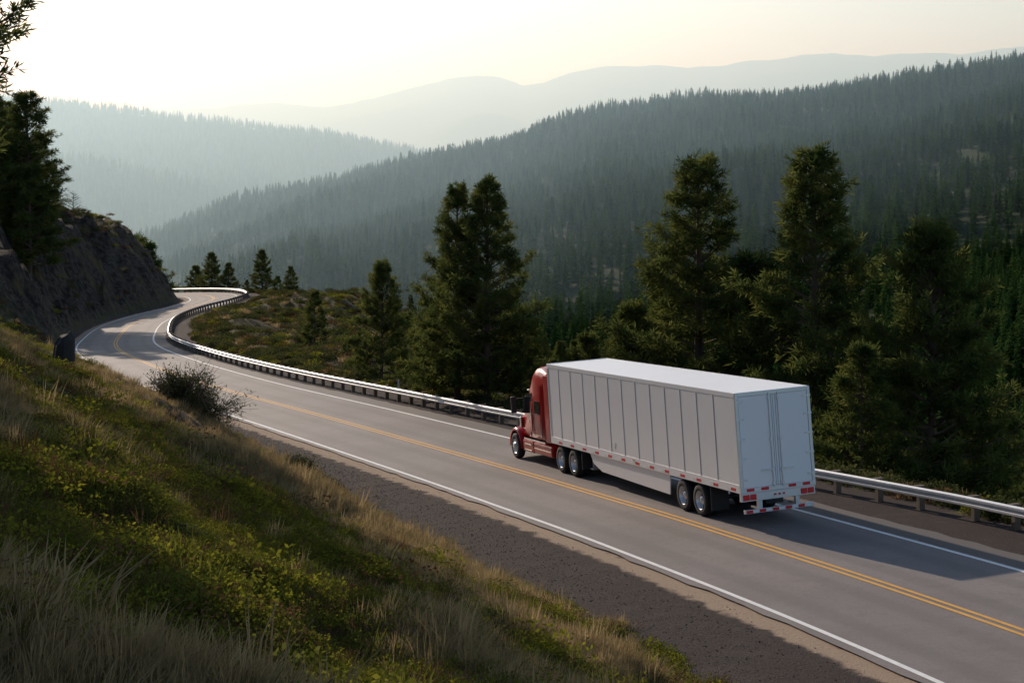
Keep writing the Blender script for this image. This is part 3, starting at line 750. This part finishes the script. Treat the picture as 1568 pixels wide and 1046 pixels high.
for s in(-1,1):
    t_='_l' if s<0 else '_r'
    V=[];Fc=[];S=12
    for i in range(S+1):
        a=R(-8+196*i/S); r=.66
        yy=20.6+r*1.08*math.cos(a);zz=.56+r*math.sin(a)*1.02
        V+=[(s*.72,yy,zz+.14),(s*1.10,yy,zz+.035),(s*1.20,yy,zz),(s*1.19,20.6+(r-.09)*1.08*math.cos(a),.56+(r-.09)*math.sin(a)*1.02)]
    for i in range(S):
        for k in range(3): Fc.append((i*4+k,i*4+k+1,(i+1)*4+k+1,(i+1)*4+k))
    o=add('fender'+t_,V,Fc,M_red,0,True)
    sd=o.modifiers.new('s','SOLIDIFY');sd.thickness=.03
    o=loft('headlamp'+t_,[(21.05,.16,.14,.86,1.16),(21.34,.12,.1,.88,1.1)],M_chrome,16,.4);o.location.x=s*.98
    def sx(a,b): return tuple(sorted((s*a,s*b)))
    boxes('cab_steps'+t_,[sx(.95,1.17)+(18.55,19.75,.40,.88)],M_red,.04)
    boxes('step_treads'+t_,[sx(1.172,1.19)+(18.75,19.5,.47,.52),sx(1.172,1.19)+(18.75,19.5,.70,.75)],M_chrome)
    boxes('tank_fairing'+t_,[sx(.7,1.18)+(16.45,18.52,.42,.88)],M_red,.08)
    boxes('fairing_trim'+t_,[sx(1.181,1.19)+(16.55,18.4,.62,.66)],M_chrome)
    boxes('cab_trim'+t_,[sx(1.225,1.24)+(17.0,19.4,.93,.985)],M_chrome)
    boxes('grab_handle'+t_,[sx(1.20,1.25)+(18.40,18.44,1.3,2.5),sx(1.19,1.235)+(18.7,18.86,1.66,1.71)],M_chrome)
    def plate(nm,pts,x,m,th=.012,dx=.05):
        V=[(s*(x+(2.0-b)*dx),a,b) for a,b in pts]+[(s*(x+th+(2.0-b)*dx),a,b) for a,b in pts];n=len(pts)
        add(nm+t_,V,[tuple(range(n)),tuple(range(2*n-1,n-1,-1))]+[(i,i+n,(i+1)%n+n,(i+1)%n) for i in range(n)],m)
    plate('door_window',[(18.62,2.02),(19.62,1.95),(19.42,2.62),(19.25,2.78),(18.62,2.80)],1.135,M_glass,.045,dx=.07)
    plate('sleeper_window',[(17.5,2.05),(18.1,2.05),(18.1,2.55),(17.5,2.55)],1.19,M_glass,.03,dx=.02)
    plate('door_gap',[(18.5,.98),(18.53,.98),(18.53,2.85),(18.5,2.85)],1.175,M_black,.03)
    plate('sleeper_gap',[(17.25,1.0),(17.27,1.0),(17.27,2.9),(17.25,2.9)],1.19,M_black,.02)
    boxes('side_extender'+t_,[sx(1.14,1.19)+(16.5,16.97,1.0,3.65)],M_red,.01)
    boxes('extender_edge'+t_,[sx(1.145,1.185)+(16.42,16.498,1.0,3.6)],M_black)
    boxes('mirror'+t_,[sx(1.34,1.56)+(19.78,19.92,1.95,2.62)],M_black,.03)
    boxes('mirror_arm'+t_,[sx(1.05,1.36)+(19.8,19.86,2.5,2.54),sx(1.05,1.36)+(19.8,19.86,2.02,2.06)],M_black)
    boxes('air_cleaner'+t_,[sx(.95,1.12)+(20.02,20.16,1.3,1.75)],M_chrome,.03)
    boxes('drive_flap'+t_,[sx(.7,1.26)+(13.1,13.13,.35,1.0)],M_black)
boxes('sun_visor',[(-.92,.92,19.38,19.6,2.84,2.90)],M_chrome,.02)
boxes('marker_lamps',[(x-.04,x+.04,19.2,19.28,3.03,3.08) for x in(-.7,-.35,0,.35,.7)],M_lamp)
add('windshield',[(-.88,19.47,2.78),(.88,19.47,2.78),(1.0,19.97,2.06),(-1.0,19.97,2.06)],[(0,1,2,3)],M_glass)
up=Vector((-.064,.037,1)).normalized()
hd=R(20);f=Vector((-math.sin(hd),math.cos(hd),0));f=(f-up*f.dot(up)).normalized();rt=f.cross(up)
tx,ty=8.30,55.05
truck.matrix_world=Matrix(((rt.x,f.x,up.x,tx),(rt.y,f.y,up.y,ty),(rt.z,f.z,up.z,P(tx,ty)+.005),(0,0,0,1)))
o=boxes('road_delineator',[(-.05,.05,-.01,.01,0,1.2)],M_wht);o.parent=None
i=int(np.argmin(abs(CL[:,1]-100)));p=CL[i]+NR[i]*6.;o.location=(p[0],p[1],P(p[0],p[1])-.1)
# ---------------------------------------------------------------- haze volume
hz,nt,out=newmat('valley_haze')
v=N(nt,'ShaderNodeVolumeScatter');v.inputs['Color'].default_value=(.50,.78,1,1);v.inputs['Density'].default_value=3.1e-4;v.inputs['Anisotropy'].default_value=.5
va=N(nt,'ShaderNodeVolumeAbsorption');va.inputs['Color'].default_value=(.80,.93,1,1);va.inputs['Density'].default_value=1.2e-4
ad=N(nt,'ShaderNodeAddShader');L(nt,v.outputs[0],ad.inputs[0]);L(nt,va.outputs[0],ad.inputs[1])
L(nt,ad.outputs[0],out.inputs['Volume'])
V=boxverts((0,7450,100),(1,0,0),(0,1,0),(0,0,1),16000,13300,1000)
obj('haze',mesh_np('haze',V,BF,[hz]))
# ---------------------------------------------------------------- light
el=R(19);az=R(-27)
S=Vector((math.sin(az)*math.cos(el),math.cos(az)*math.cos(el),math.sin(el)))
sun=bpy.data.lights.new('sun','SUN');sun.energy=5.0;sun.angle=R(.6);sun.color=(1,.90,.77)
so=link(bpy.data.objects.new('sun',sun));so.rotation_euler=S.to_track_quat('Z','Y').to_euler()
w=bpy.data.worlds.new('World');sc.world=w;w.use_nodes=True
nt=w.node_tree;bg=nt.nodes['Background'];sky=nt.nodes.new('ShaderNodeTexSky');sky.sky_type='NISHITA';sky.sun_disc=False
sky.sun_elevation=el;sky.sun_rotation=az;sky.altitude=1200;sky.air_density=1.;sky.dust_density=1.4
nt.links.new(sky.outputs[0],bg.inputs[0]);bg.inputs[1].default_value=.145
sc.view_settings.view_transform='Standard';sc.view_settings.look='None';sc.view_settings.exposure=0
# ---------------------------------------------------------------- camera
cd=bpy.data.cameras.new('camera');cam=link(bpy.data.objects.new('camera',cd));sc.camera=cam
cd.sensor_width=36;cd.lens=36*F/1568;cd.shift_y=-(523-230)/1568
cam.location=(0,0,0);cam.rotation_euler=(R(90),0,0);cd.clip_end=40000;cd.clip_start=.1
